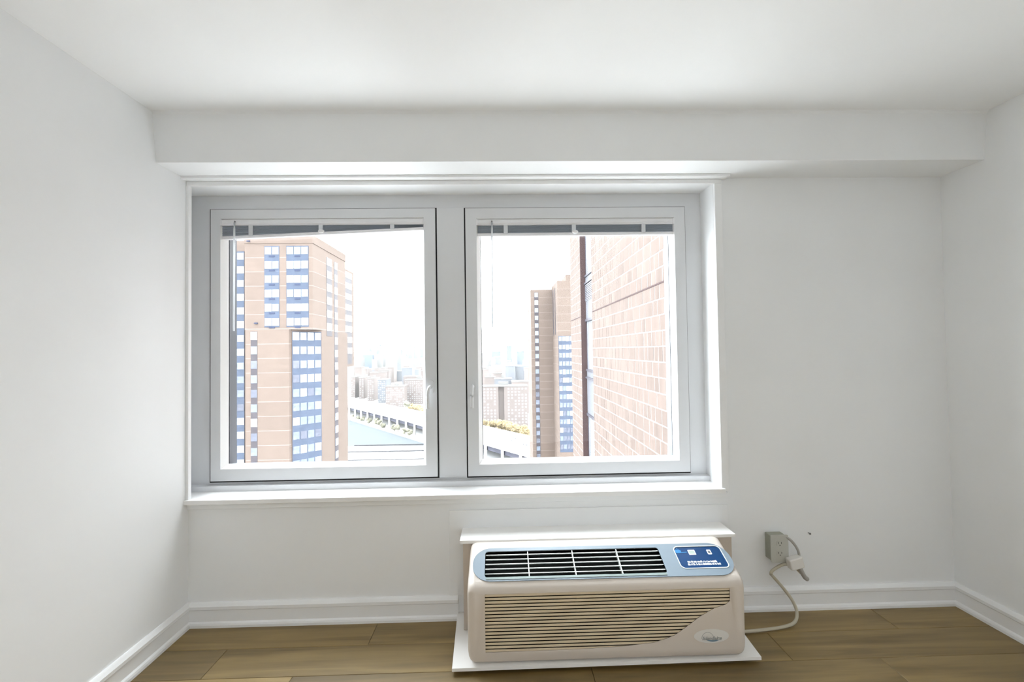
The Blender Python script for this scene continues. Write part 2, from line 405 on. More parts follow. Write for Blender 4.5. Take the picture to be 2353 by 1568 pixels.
def sash(x0, x1, z0, z1, gx0, gx1, gz0, gz1, hx, side, tilt):
    Y0 = .122
    bm = bmesh.new()
    o2 = [(x0, z0), (x1, z0), (x1, z1), (x0, z1)]; i2 = [(gx0, gz0), (gx1, gz0), (gx1, gz1), (gx0, gz1)]
    for k in range(4):                                     # four mitred bars
        a, b_, c, d = o2[k], o2[(k + 1) % 4], i2[(k + 1) % 4], i2[k]
        v = [bm.verts.new((p[0], Y0 + .0015 * (j > 1), p[1])) for j, p in enumerate((a, b_, c, d))] + [bm.verts.new((p[0], .20, p[1])) for p in (a, b_, c, d)]
        for f in ((0, 1, 2, 3), (7, 6, 5, 4), (0, 4, 5, 1), (1, 5, 6, 2), (2, 6, 7, 3), (3, 7, 4, 0)): bm.faces.new([v[q] for q in f])
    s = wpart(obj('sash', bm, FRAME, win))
    # sloped glazing bead
    bm = bmesh.new(); w = .017
    j2 = [(gx0 + w, gz0 + w), (gx1 - w, gz0 + w), (gx1 - w, gz1 - w), (gx0 + w, gz1 - w)]
    for k in range(4):
        a, b_, c, d = i2[k], i2[(k + 1) % 4], j2[(k + 1) % 4], j2[k]
        v = [bm.verts.new((a[0], Y0 + .004, a[1])), bm.verts.new((b_[0], Y0 + .004, b_[1])), bm.verts.new((c[0], .160, c[1])), bm.verts.new((d[0], .160, d[1])),
             bm.verts.new((a[0], .166, a[1])), bm.verts.new((b_[0], .166, b_[1])), bm.verts.new((c[0], .166, c[1])), bm.verts.new((d[0], .166, d[1]))]
        for f in ((0, 1, 2, 3), (7, 6, 5, 4), (0, 4, 5, 1), (1, 5, 6, 2), (2, 6, 7, 3), (3, 7, 4, 0)): bm.faces.new([v[q] for q in f])
    obj('glazing_bead', bm, BEAD, s)
    box('glass_pane', gx0 + .004, gx1 - .004, .168, .172, gz0 + .004, gz1 - .004, GLASS, s)
    boxes('outer_stop', [(gx0, gx0 + .018, .173, .235, gz0, gz1), (gx1 - .018, gx1, .173, .235, gz0, gz1), (gx0 + .018, gx1 - .018, .173, .2, gz0, gz0 + .012), (gx0 + .018, gx1 - .018, .173, .235, gz1 - .018, gz1)], BRONZE, s)
    # lever handle: oval rosette and a cranked lever
    hz = 1.128
    bm = bmesh.new()
    plate(bm, rrect(hx - .017, hx + .017, hz - .032, hz + .038, .016), [], lambda u, v, w_: Vector((u, Y0 - .009 - w_, v)), .009)
    obj('handle_rosette', bm, FRAME, s)
    bm = bmesh.new()
    lx = hx + side * .008
    tube(bm, spline([(hx, Y0 - .008, hz), (hx, Y0 - .030, hz + .002), (hx + side * .003, Y0 - .042, hz - .006), (lx, Y0 - .045, hz - .030), (lx, Y0 - .045, hz - .070), (lx + side * .001, Y0 - .044, hz - .108)], 6), .0090, 12, None)
    obj('handle_lever', bm, FRAME, s, True)
    return s
sash(-1.501, -.331, .659, 2.0745, -1.452, -.391, .720, 2.026, -.362, -1, 0)
sash(-.171, 1.006, .657, 2.0735, -.113, .949, .718, 2.018, -.142, -.3, 0)

# ------------------------------------------------------------------ raised mini blinds
def blind(x0, x1, zt, dl, dr, wandx, wz, label):
    """zt: top of headrail; dl / dr: drop of the slat stack's foot at left and right end."""
    w = x1 - x0
    t = tag(empty('mini_blind', (x0, .140, zt)), label, 'blind', 'raised mini blinds')
    bm = bmesh.new()
    prof = [(0, -.014, 0), (0, -.016, -.003), (0, -.016, -.017), (0, -.019, -.021), (0, -.013, -.030), (0, .012, -.030), (0, .012, 0)]
    extrude_profile(bm, prof, (0, 0, 0), (w, 0, 0))
    obj('headrail', bm, RAILM, t)
    box('end_cap', -.003, .004, -.020, .013, -.031, .001, RAILM, t, .001)
    box('end_cap', w - .004, w + .003, -.020, .013, -.031, .001, RAILM, t, .001)
    def zz(x, a, b_): return a + (b_ - a) * x / w
    n = 9
    top = -.032
    for k in range(n):
        bm = bmesh.new()
        fa, fb = k / n, (k + .72) / n
        L0, L1 = top + (dl + .012 - top) * fa + (0 if k else 0), top + (dl + .012 - top) * fb
        R0, R1 = top + (dr + .012 - top) * fa, top + (dr + .012 - top) * fb
        vs = []
        for x, (u, v) in ((.004, (L0, L1)), (w - .004, (R0, R1))):
            yy = .0012 * (k % 2)
            vs += [bm.verts.new((x, -.010 + yy, u)), bm.verts.new((x, -.012 + yy, (u + v) / 2)), bm.verts.new((x, -.010 + yy, v)), bm.verts.new((x, .011, v)), bm.verts.new((x, .011, u))]
        for q in range(5): bm.faces.new((vs[q], vs[(q + 1) % 5], vs[5 + (q + 1) % 5], vs[5 + q]))
        bm.faces.new(vs[:5][::-1]); bm.faces.new(vs[5:])
        obj('slat', bm, SLATM, t)
    bm = bmesh.new()
    vs = []
    for x, z in ((0.002, dl), (w - .002, dr)):
        vs += [bm.verts.new((x, y_, z + q)) for y_, q in ((-.012, .011), (-.0135, .002), (-.011, -.004), (.010, -.004), (.012, .011))]
    for q in range(5): bm.faces.new((vs[q], vs[(q + 1) % 5], vs[5 + (q + 1) % 5], vs[5 + q]))
    bm.faces.new(vs[:5][::-1]); bm.faces.new(vs[5:])
    obj('bottom_rail', bm, RAILM, t)
    for fx in (.145, .49, .845):
        zb = zz(fx * w, dl, dr)
        box('ladder_clip', fx * w - .011, fx * w + .011, -.0165, -.012, zb + .008, -.030, CLEARP, t, .001)
    bm = bmesh.new()
    zb = zz(.495 * w, dl, dr)
    bmesh.ops.create_uvsphere(bm, u_segments=12, v_segments=8, radius=1, matrix=Matrix.Translation((.495 * w, -.022, zb + .012)) @ Matrix.Diagonal((.017, .007, .010, 1)))
    obj('cord_knob', bm, RAILM, t, True)
    bm = bmesh.new()
    tube(bm, [(wandx - x0, -.024, -.018), (wandx - x0, -.026, -.05), (wandx - x0 - .004, -.024, wz)], .0048, 8)
    obj('tilt_wand', bm, WAND, t, True)
    bm = bmesh.new()
    tube(bm, [(wandx - x0, -.014, -.012), (wandx - x0, -.024, -.010), (wandx - x0, -.024, -.024)], .0025, 6)
    obj('wand_hook', bm, STEEL, t)
blind(-1.449, -.394, 2.021, -.098, -.056, -1.374, -.585, 'raised white mini blind in the left sash, hanging crooked with its left end lower')
blind(-.110, .946, 2.013, -.084, -.082, -.030, -.575, 'raised white mini blind hanging level in the right sash')

# ------------------------------------------------------------------ air conditioner
ac = tag(empty('air_conditioner', (.43, -.2, 0)), 'beige through-wall air conditioner with blue-grey control strip standing below the window', 'air conditioner')
AO = Vector((.43, -.2, 0))
def ap(o):
    o.location = -AO; return o
ap(box('plinth', -.09, .97, -.31, -.03, 0, .016, ACDK, ac))
bm = bmesh.new()
prism(bm, [(-.222, -.0), (-.206, -.381), (1.072, -.370), (1.098, -.0)], .016, .029)
ap(obj('base_plate', bm, ACW, ac))
ap(box('sleeve', -.178, 1.078, -.142, -.008, .031, .436, ACS, ac))
bm = bmesh.new()
bx(bm, -.192, 1.092, -.152, -.006, .436, .442)
bx(bm, -.192, 1.092, -.152, -.149, .428, .436)
ap(obj('sleeve_cover', bm, ACW, ac))

AX0, AX1 = -.142, 1.012
S0, S1 = Vector((0, -.165, .437)), Vector((0, -.355, .355))
SL = (S1 - S0).length; SV = (S1 - S0) / SL; SN = SV.cross(Vector((1, 0, 0))).normalized()
if SN.z < 0: SN = -SN
def smap(off=0.0):
    return lambda u, v, w: Vector((u, 0, 0)) + S0 + SV * v + SN * (off + w)
YF = -.372
# outer shell, swept between rounded ends; openings are left for the two grille plates
prof = [(-.142, .428), (-.150, .434), (-.165, .437)]
prof += [tuple((S0 + SV * (SL * t))[1:]) for t in (0.12, 0.97)]
prof += [(-.3635, .345), (-.3695, .333), (YF, .322), (YF, .066), (-.3705, .050), (-.364, .039), (-.350, .034), (-.142, .034)]
I_S, I_F = 3, 7                                            # segments replaced by plates (slope, front)
cz = .24
def station(x, ins):
    out = []
    for (yy, z) in prof:
        k = 1 - ins / .2
        out.append(Vector((x, -.142 + (yy + .142) * (1 - ins * 2.2), cz + (z - cz) * k)))
    return out
stn = [(AX0, .034), (AX0 + .003, .020), (AX0 + .010, .009), (AX0 + .020, .003), (AX0 + .032, 0), (AX1 - .032, 0), (AX1 - .020, .003), (AX1 - .010, .009), (AX1 - .003, .020), (AX1, .034)]
bm = bmesh.new()
rings = [[bm.verts.new(p) for p in station(*s)] for s in stn]
for i, (a, c) in enumerate(zip(rings, rings[1:])):
    for k in range(len(prof)):
        k2 = (k + 1) % len(prof)
        if i == 4 and k in (I_S, I_F): continue
        bm.faces.new((a[k], a[k2], c[k2], c[k]))
bm.faces.new(rings[0]); bm.faces.new(rings[-1][::-1])
PX0, PX1 = AX0 + .032, AX1 - .032
# front plate with the curved-off intake opening
intake = [(.945, .262), (.927, .248), (.879, .234), (.850, .219), (.822, .204), (.798, .188), (.778, .173), (.754, .157), (.732, .142), (.708, .127), (.669, .114), (.622, .101), (.492, .090), (.312, .084), (-.070, .082), (-.070, .316), (.945, .316)]
plate(bm, [(PX0, .066), (PX1, .066), (PX1, .322), (PX0, .322)], [intake], lambda u, v, w: Vector((u, YF - w, v)), .0025)
# slope plate with the discharge opening
vent = rrect(-.073, .702, .052, .186, .014, 5)
plate(bm, [(PX0, SL * .12), (PX1, SL * .12), (PX1, SL * .97), (PX0, SL * .97)], [vent], smap(), .003)
shell = ap(obj('front_shell', bm, ACB, ac))
mod = shell.modifiers.new('b', 'WEIGHTED_NORMAL')
# cavities behind the grilles
bm = bmesh.new()
bx(bm, -.09, .965, YF + .035, YF + .040, .075, .33)
ap(obj('intake_cavity', bm, ACDK, ac))
bm = bmesh.new()
f = smap(-.045)
vs = [bm.verts.new(f(u, v, w)) for u, v in ((-.095, .035), (.725, .035), (.725, .198), (-.095, .198)) for w in (0, -.004)]
for q in ((0, 2, 4, 6), (1, 7, 5, 3), (0, 1, 3, 2), (2, 3, 5, 4), (4, 5, 7, 6), (6, 7, 1, 0)): bm.faces.new([vs[i] for i in q])
ap(obj('discharge_cavity', bm, ACDK, ac))
# intake louvres: each one a slanted blade cut off along the curve
def right_edge(z):
    c = sorted([(p[1], p[0]) for p in intake[:14]])
    if z >= c[-1][0]: return .945
    if z <= c[0][0]: return c[0][1]
    for (z0, x0), (z1, x1) in zip(c, c[1:]):
        if z0 <= z <= z1: return x0 + (x1 - x0) * (z - z0) / (z1 - z0 + 1e-9)
NL = 17
for k in range(NL):
    zt = .3135 - k * .01395; zb = zt - .0092
    xr = min(right_edge(zt + .006) + .06, .950)
    bm = bmesh.new()
    vs = []
    for x in (-.073, xr):
        vs += [bm.verts.new((x, *p)) for p in ((YF + .0055, zt), (YF + .0040, zt - .001), (YF + .0036, zb + .001), (YF + .0045, zb), (YF + .020, zb - .0100), (YF + .020, zt - .0105))]
    for q in range(6): bm.faces.new((vs[q], vs[(q + 1) % 6], vs[6 + (q + 1) % 6], vs[6 + q]))
    bm.faces.new(vs[:6][::-1]); bm.faces.new(vs[6:])
    ap(obj('intake_louvre', bm, ACLV, ac))
for x in (.315, .685):                                 # ribs behind the louvres
    ap(box('intake_rib', x - .003, x + .003, YF + .022, YF + .034, .09 if x < .6 else .125, .315, ACDK, ac))
# blue-grey bezel with rounded ends
bm = bmesh.new()
bez = rrect(-.124, 1.004, .036, .203, .078, 10)
ctrl = rrect(.768, .978, .053, .168, .020, 6)
vent2 = rrect(-.072, .701, .053, .185, .014, 5)
plate(bm, bez, [vent2, ctrl], smap(.0035), .0036)
bz = ap(obj('control_bezel', bm, ACBL, ac))
# discharge louvres and dividers
for k in range(5):
    v = .067 + k * .0238
    bm = bmesh.new(); f = smap(-.004)
    vs = [bm.verts.new(f(u, v + a, w)) for u in (-.070, .699) for a, w in ((0, .003), (.0034, .003), (-.0105, -.018), (-.0135, -.018))]
    for q in range(4): bm.faces.new((vs[q], vs[(q + 1) % 4], vs[4 + (q + 1) % 4], vs[4 + q]))
    bm.faces.new(vs[:4][::-1]); bm.faces.new(vs[4:])
    ap(obj('discharge_louvre', bm, ACGL, ac))
for u in (.116, .314, .512):
    bm = bmesh.new(); f = smap(-.004)
    vs = [bm.verts.new(f(u + du, v, w)) for v in (.054, .184) for du, w in ((-.002, .0045), (.002, .0045), (.002, -.015), (-.002, -.015))]
    for q in range(4): bm.faces.new((vs[q], vs[(q + 1) % 4], vs[4 + (q + 1) % 4], vs[4 + q]))
    bm.faces.new(vs[:4][::-1]); bm.faces.new(vs[4:])
    ap(obj('discharge_divider', bm, ACGL, ac))
bm = bmesh.new()
plate(bm, [(-.066, .1855), (.695, .1855), (.695, .196), (-.066, .196)], [], smap(.0055), .003)
ap(obj('vent_ledge', bm, ACLG, ac))
# navy control panel with display, button, print and small logo
bm = bmesh.new(); plate(bm, rrect(.7695, .9765, .0545, .1665, .019, 6), [], smap(.0025), .006)
cp_ = ap(obj('control_panel', bm, NAVY, ac))
bm = bmesh.new(); plate(bm, rrect(.767, .979, .052, .169, .021, 6), [rrect(.7705, .9755, .0555, .1655, .0185, 6)], smap(.0050), .003)
obj('panel_rim', bm, ACGL, cp_)
bm = bmesh.new(); plate(bm, rrect(.829, .860, .072, .098, .002, 2), [rrect(.832, .857, .076, .094, .001, 2)], smap(.0035), .0012)
obj('display_frame', bm, PRINT, cp_)
bm = bmesh.new(); plate(bm, rrect(.832, .857, .076, .094, .001, 2), [], smap(.0030), .0006)
obj('display', bm, LCD, cp_)
bm = bmesh.new(); plate(bm, rrect(.913, .931, .073, .098, .003, 3), [rrect(.917, .927, .079, .092, .001, 2)], smap(.0035), .0012)
obj('button_frame', bm, PRINT, cp_)
bm = bmesh.new(); plate(bm, rrect(.917, .927, .079, .092, .001, 2), [], smap(.0030), .0006)
obj('button', bm, BRONZE, cp_)
# two lines of print too small to read: rows of little strokes
bm = bmesh.new(); rp = random.Random(5)
for v0, ua, ub in ((.1285, .806, .936), (.1415, .803, .946)):
    u = ua
    while u < ub:
        wd = rp.choice((.0012, .0018, .0024, .003)); hgt = rp.choice((.0065, .0085, .0085, .010))
        plate(bm, [(u, v0 + .010 - hgt), (u + wd, v0 + .010 - hgt), (u + wd, v0 + .010), (u, v0 + .010)], [], smap(.0031), .0004)
        u += wd + rp.choice((.0007, .0007, .001, .003))
obj('small_print', bm, PRINT, cp_)
bm = bmesh.new(); plate(bm, [(.783 + .016 * math.cos(a) * (1 if math.cos(a) > 0 else .8), .078 + .009 * math.sin(a)) for a in [k * math.pi / 8 for k in range(16)]], [], smap(.0031), .0005)
obj('panel_logo', bm, SKYB, cp_)
bm = bmesh.new()
pts = [(.776 + .022 * t, .072 - .010 * math.sin(math.pi * min(1, t * 1.3))) for t in [k / 10 for k in range(11)]]
plate(bm, pts + [(u, v + .0016) for u, v in pts[::-1]], [], smap(.0034), .0005)
plate(bm, [(.789, .0835), (.822, .0825), (.822, .0855), (.789, .0865)], [], smap(.0034), .0005)
obj('panel_logo_mark', bm, SKYB, cp_)
# oval maker's badge with script name, arc and swoosh
fb = lambda off: (lambda u, v, w: Vector((u, YF - .0008 - off - w, v)))
bm = bmesh.new(); plate(bm, [(.863 + .073 * math.cos(a), .1225 + .0285 * math.sin(a)) for a in [k * math.pi / 20 for k in range(40)]], [], fb(.0005), .001)
bd = ap(obj('badge', bm, LOGOP, ac))
bm = bmesh.new()
arc = [(.847 + .026 * math.cos(a), .112 + .027 * math.sin(a)) for a in [math.radians(8 + 17 * k) for k in range(11)]]
arc2 = [(.847 + .0245 * math.cos(a), .112 + .0255 * math.sin(a)) for a in [math.radians(8 + 17 * k) for k in range(11)]]
plate(bm, arc + arc2[::-1], [], fb(.0010), .0005)
obj('badge_arc', bm, LOGOG, bd)
bm = bmesh.new()
sw = [(.838 + .062 * t, .1075 - .008 * math.sin(math.pi * t) ) for t in [k / 12 for k in range(13)]]
sw2 = [(.838 + .062 * t, .1075 - .002 * math.sin(math.pi * t)) for t in [k / 12 for k in range(13)]]
plate(bm, sw + sw2[::-1], [], fb(.0010), .0005)
obj('badge_swoosh', bm, LOGOB, bd)
cu = bpy.data.curves.new('badge_script', 'FONT'); cu.body = 'Islandaire'; cu.size = .0195; cu.shear = .35; cu.extrude = .0003; cu.offset = .0004
tmp = bpy.data.objects.new('tmp', cu); col.objects.link(tmp)
dg = bpy.context.evaluated_depsgraph_get(); me = bpy.data.meshes.new_from_object(tmp.evaluated_get(dg))
bpy.data.objects.remove(tmp)
wmax = max(v.co.x for v in me.vertices)
for v in me.vertices:
    x_, y_, z_ = v.co
    v.co = (.823 + x_ * .083 / wmax, YF - .0024 - z_, .1075 + y_)
me.materials.clear()
link('badge_script', me, LOGOG, bd)

# power cord and plug (grow out of the unit)
bm = bmesh.new()
tube(bm, spline([(1.00, -.200, .030), (1.10, -.183, .012), (1.20, -.172, .010), (1.30, -.158, .011), (1.372, -.135, .016), (1.405, -.105, .045), (1.402, -.078, .085), (1.372, -.055, .135), (1.330, -.050, .185), (1.318, -.050, .202), (1.335, -.050, .222), (1.385, -.055, .248), (1.43, -.06, .235), (1.462, -.062, .205), (1.450, -.064, .222), (1.440, -.065, .245)], 7), .0072, 10)
ap(obj('power_cord', bm, CORD, ac, True))
bm = bmesh.new()
bx(bm, -.033, .033, -.019, .019, -.026, .026, .005)
bmesh.ops.transform(bm, matrix=Matrix.Translation((1.418, -.082, .268)) @ Matrix.Rotation(math.radians(-14), 4, 'Y'), verts=bm.verts)
pg = ap(obj('plug', bm, PLUGM, ac))
bm = bmesh.new()
tube(bm, spline([(1.437, -.082, .250), (1.450, -.082, .222), (1.466, -.078, .196), (1.482, -.072, .182)], 4), .0105, 10, None)
o = obj('strain_relief', bm, CORDG, pg, True)
bm = bmesh.new()
plate(bm, rrect(-.022, .022, -.017, .015, .003, 3), [], lambda u, v, w: Matrix.Translation((1.418, -.1005 - w, .268)) @ Matrix.Rotation(math.radians(-14), 4, 'Y') @ Vector((u, 0, v)), .001)
obj('plug_label', bm, OUTP, pg)

# surface-mounted outlet box on the wall
ob = tag(empty('wall_outlet', (1.36, 0, .32)), 'surface-mounted outlet box with a plug hanging from it, right of the air conditioner', 'outlet')
OO = Vector((1.36, 0, .32))
def op(o): o.location = -OO; return o
op(box('outlet_box', 1.322, 1.400, -.052, 0, .262, .385, OUTB, ob, .004))
bm = bmesh.new(); plate(bm, rrect(1.318, 1.404, .257, .390, .006, 4), [], lambda u, v, w: Vector((u, -.058 - w, v)), .006)
pt = op(obj('cover_plate', bm, OUTP, ob))
for zc in (.350, .302):
    bm = bmesh.new(); plate(bm, rrect(1.345, 1.377, zc - .014, zc + .014, .009, 4), [], lambda u, v, w: Vector((u, -.0595 - w, v)), .002)
    rc = obj('receptacle', bm, OUTP, pt)
bm = bmesh.new()
for zc in (.350, .302):
    bx(bm, 1.3525, 1.3545, -.0602, -.0590, zc - .001, zc + .008); bx(bm, 1.3675, 1.3695, -.0602, -.0590, zc - .001, zc + .007); bx(bm, 1.3590, 1.3630, -.0602, -.0590, zc - .010, zc - .006)
tag(obj('slots', bm, GASKET, pt), kind='stuff')
bm = bmesh.new()
tube(bm, spline([(1.392, -.052, .382), (1.418, -.060, .362), (1.440, -.066, .330), (1.446, -.072, .300), (1.436, -.078, .285)], 5), .006, 8)
op(obj('lead_wire', bm, CORDG, ob, True))
# nail left in the wall beside the outlet
nl = tag(empty('wall_nail', (1.545, 0, .374)), 'small nail in the wall up and right of the outlet', 'nail')
bm = bmesh.new(); tube(bm, [(0, .004, 0), (0, -.012, 0)], .0022, 8); obj('shank', bm, STEEL, nl)
bm = bmesh.new(); tube(bm, [(0, -.012, 0), (0, -.015, 0)], .005, 10); obj('head', bm, STEEL, nl)

# unseen fill lamp added on the ceiling behind the viewer to brighten the room
lp = tag(empty('fill_lamp', (.30, -2.95, H)), 'added fill lamp, round and flush on the ceiling, behind the viewer', 'lamp')
em = bpy.data.materials.new('fill_diffuser'); em.use_nodes = True
nt = em.node_tree; b = nt.nodes['Principled BSDF']
b.inputs['Emission Color'].default_value = (1.0, 0.985, 0.97, 1); b.inputs['Emission Strength'].default_value = FILL_LAMP
bm = bmesh.new(); bmesh.ops.create_cone(bm, cap_ends=True, segments=32, radius1=.32, radius2=.32, depth=.03, matrix=Matrix.Translation((0, 0, -.015)))
obj('fill_base', bm, TRIM, lp)
bm = bmesh.new(); bmesh.ops.create_uvsphere(bm, u_segments=32, v_segments=12, radius=1, matrix=Matrix.Translation((0, 0, -.03)) @ Matrix.Diagonal((.30, .30, .08, 1)))
bmesh.ops.delete(bm, geom=[v for v in bm.verts if v.co.z > -.029], context='VERTS')
obj('fill_diffuser', bm, em, lp, True)

# ------------------------------------------------------------------ outside: wing of this building in jumbo brick
WX = 2.53
wing = tag(empty('building_wing', (WX, 0.4, -6)), 'close wing of pale jumbo brick with a strip window, right of the window', 'building')
WO = Vector((WX, .4, -6))
def wp(o): o.location = -WO; return o
ZLO, ZHI = -12.0, 9.0
wp(boxes('mortar_wall', [(WX, WX + .5, .32, 9.74, ZLO, ZHI), (WX, WX + .5, 11.42, 13.38, ZLO, ZHI), (WX + .30, WX + .5, 9.74, 11.42, ZLO, ZHI)], MORTAR, wing))
wp(box('inner_block', WX + .5, 9.0, .32, 13.38, ZLO, ZHI, MORTAR, wing))
CO, JZ = .25, 2.345
cand = []
rb = random.Random(11)
k0 = int((JZ - ZLO) / CO)
for k in range(-26, k0):
    ztop = JZ - k * CO
    if ztop > ZHI or ztop - CO < ZLO: continue
    for (ya, yb) in ((.34, 9.74), (11.42, 13.38)):
        yy = yb if ya < 1 else ya
        yend = ya if ya < 1 else yb
        first = True
        while (yy - yend if ya < 1 else yend - yy) > .03:
            ln = rb.choice((.2, .2, .3, .3, .4, .4))
            if first and k % 2: ln = ln / 2
            first = False
            a, c = (max(yy - ln, yend), yy) if ya < 1 else (yy, min(yy + ln, yend))
            cand.append((a, c, ztop - CO, ztop, k))
            yy = a if ya < 1 else c
def vis_key(b_):
    yc, zc = (b_[0] + b_[1]) / 2, (b_[2] + b_[3]) / 2
    Z = yc + CD
    if not (4.05 < yc < 9.74): return 0
    if not (CH - .265 * Z < zc < CH + .275 * Z): return 0
    return (b_[1] - b_[0]) * CO * WX / Z ** 3
cand.sort(key=vis_key, reverse=True)
singles = [c for c in cand[:296] if vis_key(c) > 0]
rest = cand[len(singles):]
bmesh_cache = {}
for a, c, z0, z1, k in singles:
    key = (round(c - a, 3), k in (0, -1))
    if key not in bmesh_cache:
        bm = bmesh.new(); hl = (c - a) / 2 - .010
        bx(bm, -.005, .03, -hl, hl, -CO / 2 + .009, CO / 2 - .009)
        bmesh.ops.bevel(bm, geom=[e for e in bm.edges if all(v.co.x < -.004 for v in e.verts)], offset=.002, segments=1, affect='EDGES')
        bmesh.ops.recalc_face_normals(bm, faces=bm.faces)
        me = bpy.data.meshes.new('brick'); bm.to_mesh(me); bm.free(); me.materials.append(BRICK); bmesh_cache[key] = me
    o = bpy.data.objects.new('brick', bmesh_cache[key]); o.parent = wing; o.location = Vector((WX, (a + c) / 2, (z0 + z1) / 2)) - WO; col.objects.link(o)
bm = bmesh.new()
for a, c, z0, z1, k in rest: bx(bm, WX - .005, WX + .03, a + .010, c - .010, z0 + .009, z1 - .009)
tag(wp(obj('brickwork', bm, BRICK, wing)), kind='stuff')
wp(boxes('soft_joint', [(WX - .010, WX + .02, .34, 9.72, JZ - .014, JZ + .014), (WX - .010, WX + .02, 11.44, 13.38, JZ - .014, JZ + .014)], SLOTB, wing))
wp(boxes('end_jamb', [(WX - .003, WX + .30, 11.40, 11.46, ZLO, ZHI)], SLOTB, wing))  # brick jamb in shadow, the shade put into its dark colour
# strip window, storey by storey: glass, vent grille, panel
for s_ in range(-3, 3):
    zt = 2.24 + s_ * 2.93
    w1 = wp(boxes('strip_window', [(WX + .16, WX + .22, 9.74, 9.80, zt - 1.56, zt), (WX + .16, WX + .22, 11.32, 11.40, zt - 1.56, zt), (WX + .12, WX + .24, 9.74, 11.40, zt - .06, zt + .02), (WX + .12, WX + .24, 9.74, 11.40, zt - 1.60, zt - 1.54)], WFRAME, wing))
    box('strip_glass', WX + .18, WX + .20, 9.80, 11.32, zt - 1.54, zt - .06, GLASSR, w1)
    box('strip_mullion', WX + .15, WX + .20, 11.16, 11.22, zt - 1.54, zt - .06, BRONZE, w1)
    pn = wp(box('strip_panel', WX + .15, WX + .24, 9.74, 11.40, zt + .02, zt + 1.33, PANELG, wing))
    if s_ == 0:
        gr = boxes('vent_frame', [(WX + .13, WX + .16, 9.78, 11.36, zt + .58, zt + 1.08)], BRONZE, pn)
        for q in range(9):
            boxes('vent_blade', [(WX + .115, WX + .14, 9.80, 11.34, zt + .60 + q * .053, zt + .625 + q * .053)], WFRAME, pn)
    boxes('panel_ledge', [(WX + .10, WX + .24, 9.74, 11.40, zt + 1.10, zt + 1.15)], WFRAME, pn)

# ------------------------------------------------------------------ brick towers
PITCH_F = 2.745
pane_cache = {}
def pane_mesh(w, h, m):
    key = (round(w, 2), round(h, 2), m.name)
    if key not in pane_cache:
        bm = bmesh.new(); bx(bm, -w / 2, w / 2, -.03, .03, -h / 2, h / 2)
        me = bpy.data.meshes.new('window_pane'); bm.to_mesh(me); bm.free(); me.materials.append(m); pane_cache[key] = me
    return pane_cache[key]

def band(tower, TO, p0, p1, zt, rows, n, edge, gap, wh, mats, span, vent_rows=0, pitch=PITCH_F, head=.12, foot=None):
    """recessed window strip on a vertical face from p0 to p1 (plan points, seen left to right); zt = top of the strip."""
    a, b_ = Vector((*p0, 0)), Vector((*p1, 0)); d = (b_ - a); L = d.length; d.normalize()
    nrm = Vector((d.y, -d.x, 0))
    zb = zt - rows * pitch if foot is None else foot
    bm = bmesh.new()
    q0 = a - nrm * .3; q1 = b_ - nrm * .3; r0 = a + nrm * .04; r1 = b_ + nrm * .04
    prism(bm, [(r0.x, r0.y), (r1.x, r1.y), (q1.x, q1.y), (q0.x, q0.y)], zb, zt)
    st = obj('window_strip', bm, span, tower); st.location = -TO
    pwid = (L - 2 * edge - (n - 1) * gap) / n
    rot = math.atan2(d.y, d.x)
    for r_ in range(rows):
        base = rp2.random()
        for i in range(n):
            c = a + d * (edge + pwid / 2 + i * (pwid + gap)) + nrm * .06
            m = mats(r_, i, base)
            o = bpy.data.objects.new('window_pane', pane_mesh(pwid, wh, m)); o.parent = st
            o.location = (c.x, c.y, zt - head - wh / 2 - r_ * pitch); o.rotation_euler.z = rot
            col.objects.link(o)
        if r_ < vent_rows:
            c = a + d * (L / 2) + nrm * .06
            o = bpy.data.objects.new('unit_vent', pane_mesh(1.1, .3, VENTM)); o.parent = st
            o.location = (c.x, c.y, zt - head - wh - .36 - r_ * pitch); o.rotation_euler.z = rot
            col.objects.link(o)
    return st
rp2 = random.Random(21)
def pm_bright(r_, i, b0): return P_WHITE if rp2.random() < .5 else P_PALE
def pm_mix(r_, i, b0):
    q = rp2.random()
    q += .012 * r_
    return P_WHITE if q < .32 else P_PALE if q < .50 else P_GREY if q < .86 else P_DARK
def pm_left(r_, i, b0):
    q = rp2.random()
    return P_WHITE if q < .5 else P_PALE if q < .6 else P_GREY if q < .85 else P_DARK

def storeys(tower, TO, poly, z0, z1, m=TBRICK, inset=.02, pitch=PITCH_F, joint=.10):
    """stack of storey-high brick panels round a joint-coloured core."""
    cx_ = sum(p[0] for p in poly) / len(poly); cy_ = sum(p[1] for p in poly) / len(poly)
    bm = bmesh.new()
    prism(bm, [(x + (inset if x < cx_ else -inset), y_ + (inset if y_ < cy_ else -inset)) for x, y_ in poly], z0, z1 - .02)
    o = obj('joint_core', bm, TJOINT, tower); o.location = -TO
    z = z1
    while z > z0 + .05:
        zn = max(z - pitch, z0)
        bm = bmesh.new(); prism(bm, poly, zn + joint / 2, z - joint / 2)
        o = obj('storey_wall', bm, m, tower); o.location = -TO
        z = zn
GZ = -72.0
TO = Vector((-43, 85, GZ))
t1 = tag(empty('apartment_tower', TO), 'tall brick apartment tower with blue-slate window strips seen through the left sash', 'building')
up = [(-49.12, 82.0), (-36.2, 82.0), (-36.2, 99.5), (-49.12, 99.5)]
storeys(t1, TO, up, 5.95, 22.6)
bm = bmesh.new(); prism(bm, [(-49.2, 81.9), (-36.1, 81.9), (-36.1, 99.6), (-49.2, 99.6)], 22.56, 24.2)
o = obj('parapet', bm, TBRICK, t1); o.location = -TO
low = [(-48.6, 81.2), (-40.45, 81.2), (-40.45, 82.3), (-36.3, 86.2), (-36.2, 100.7), (-48.6, 100.7)]
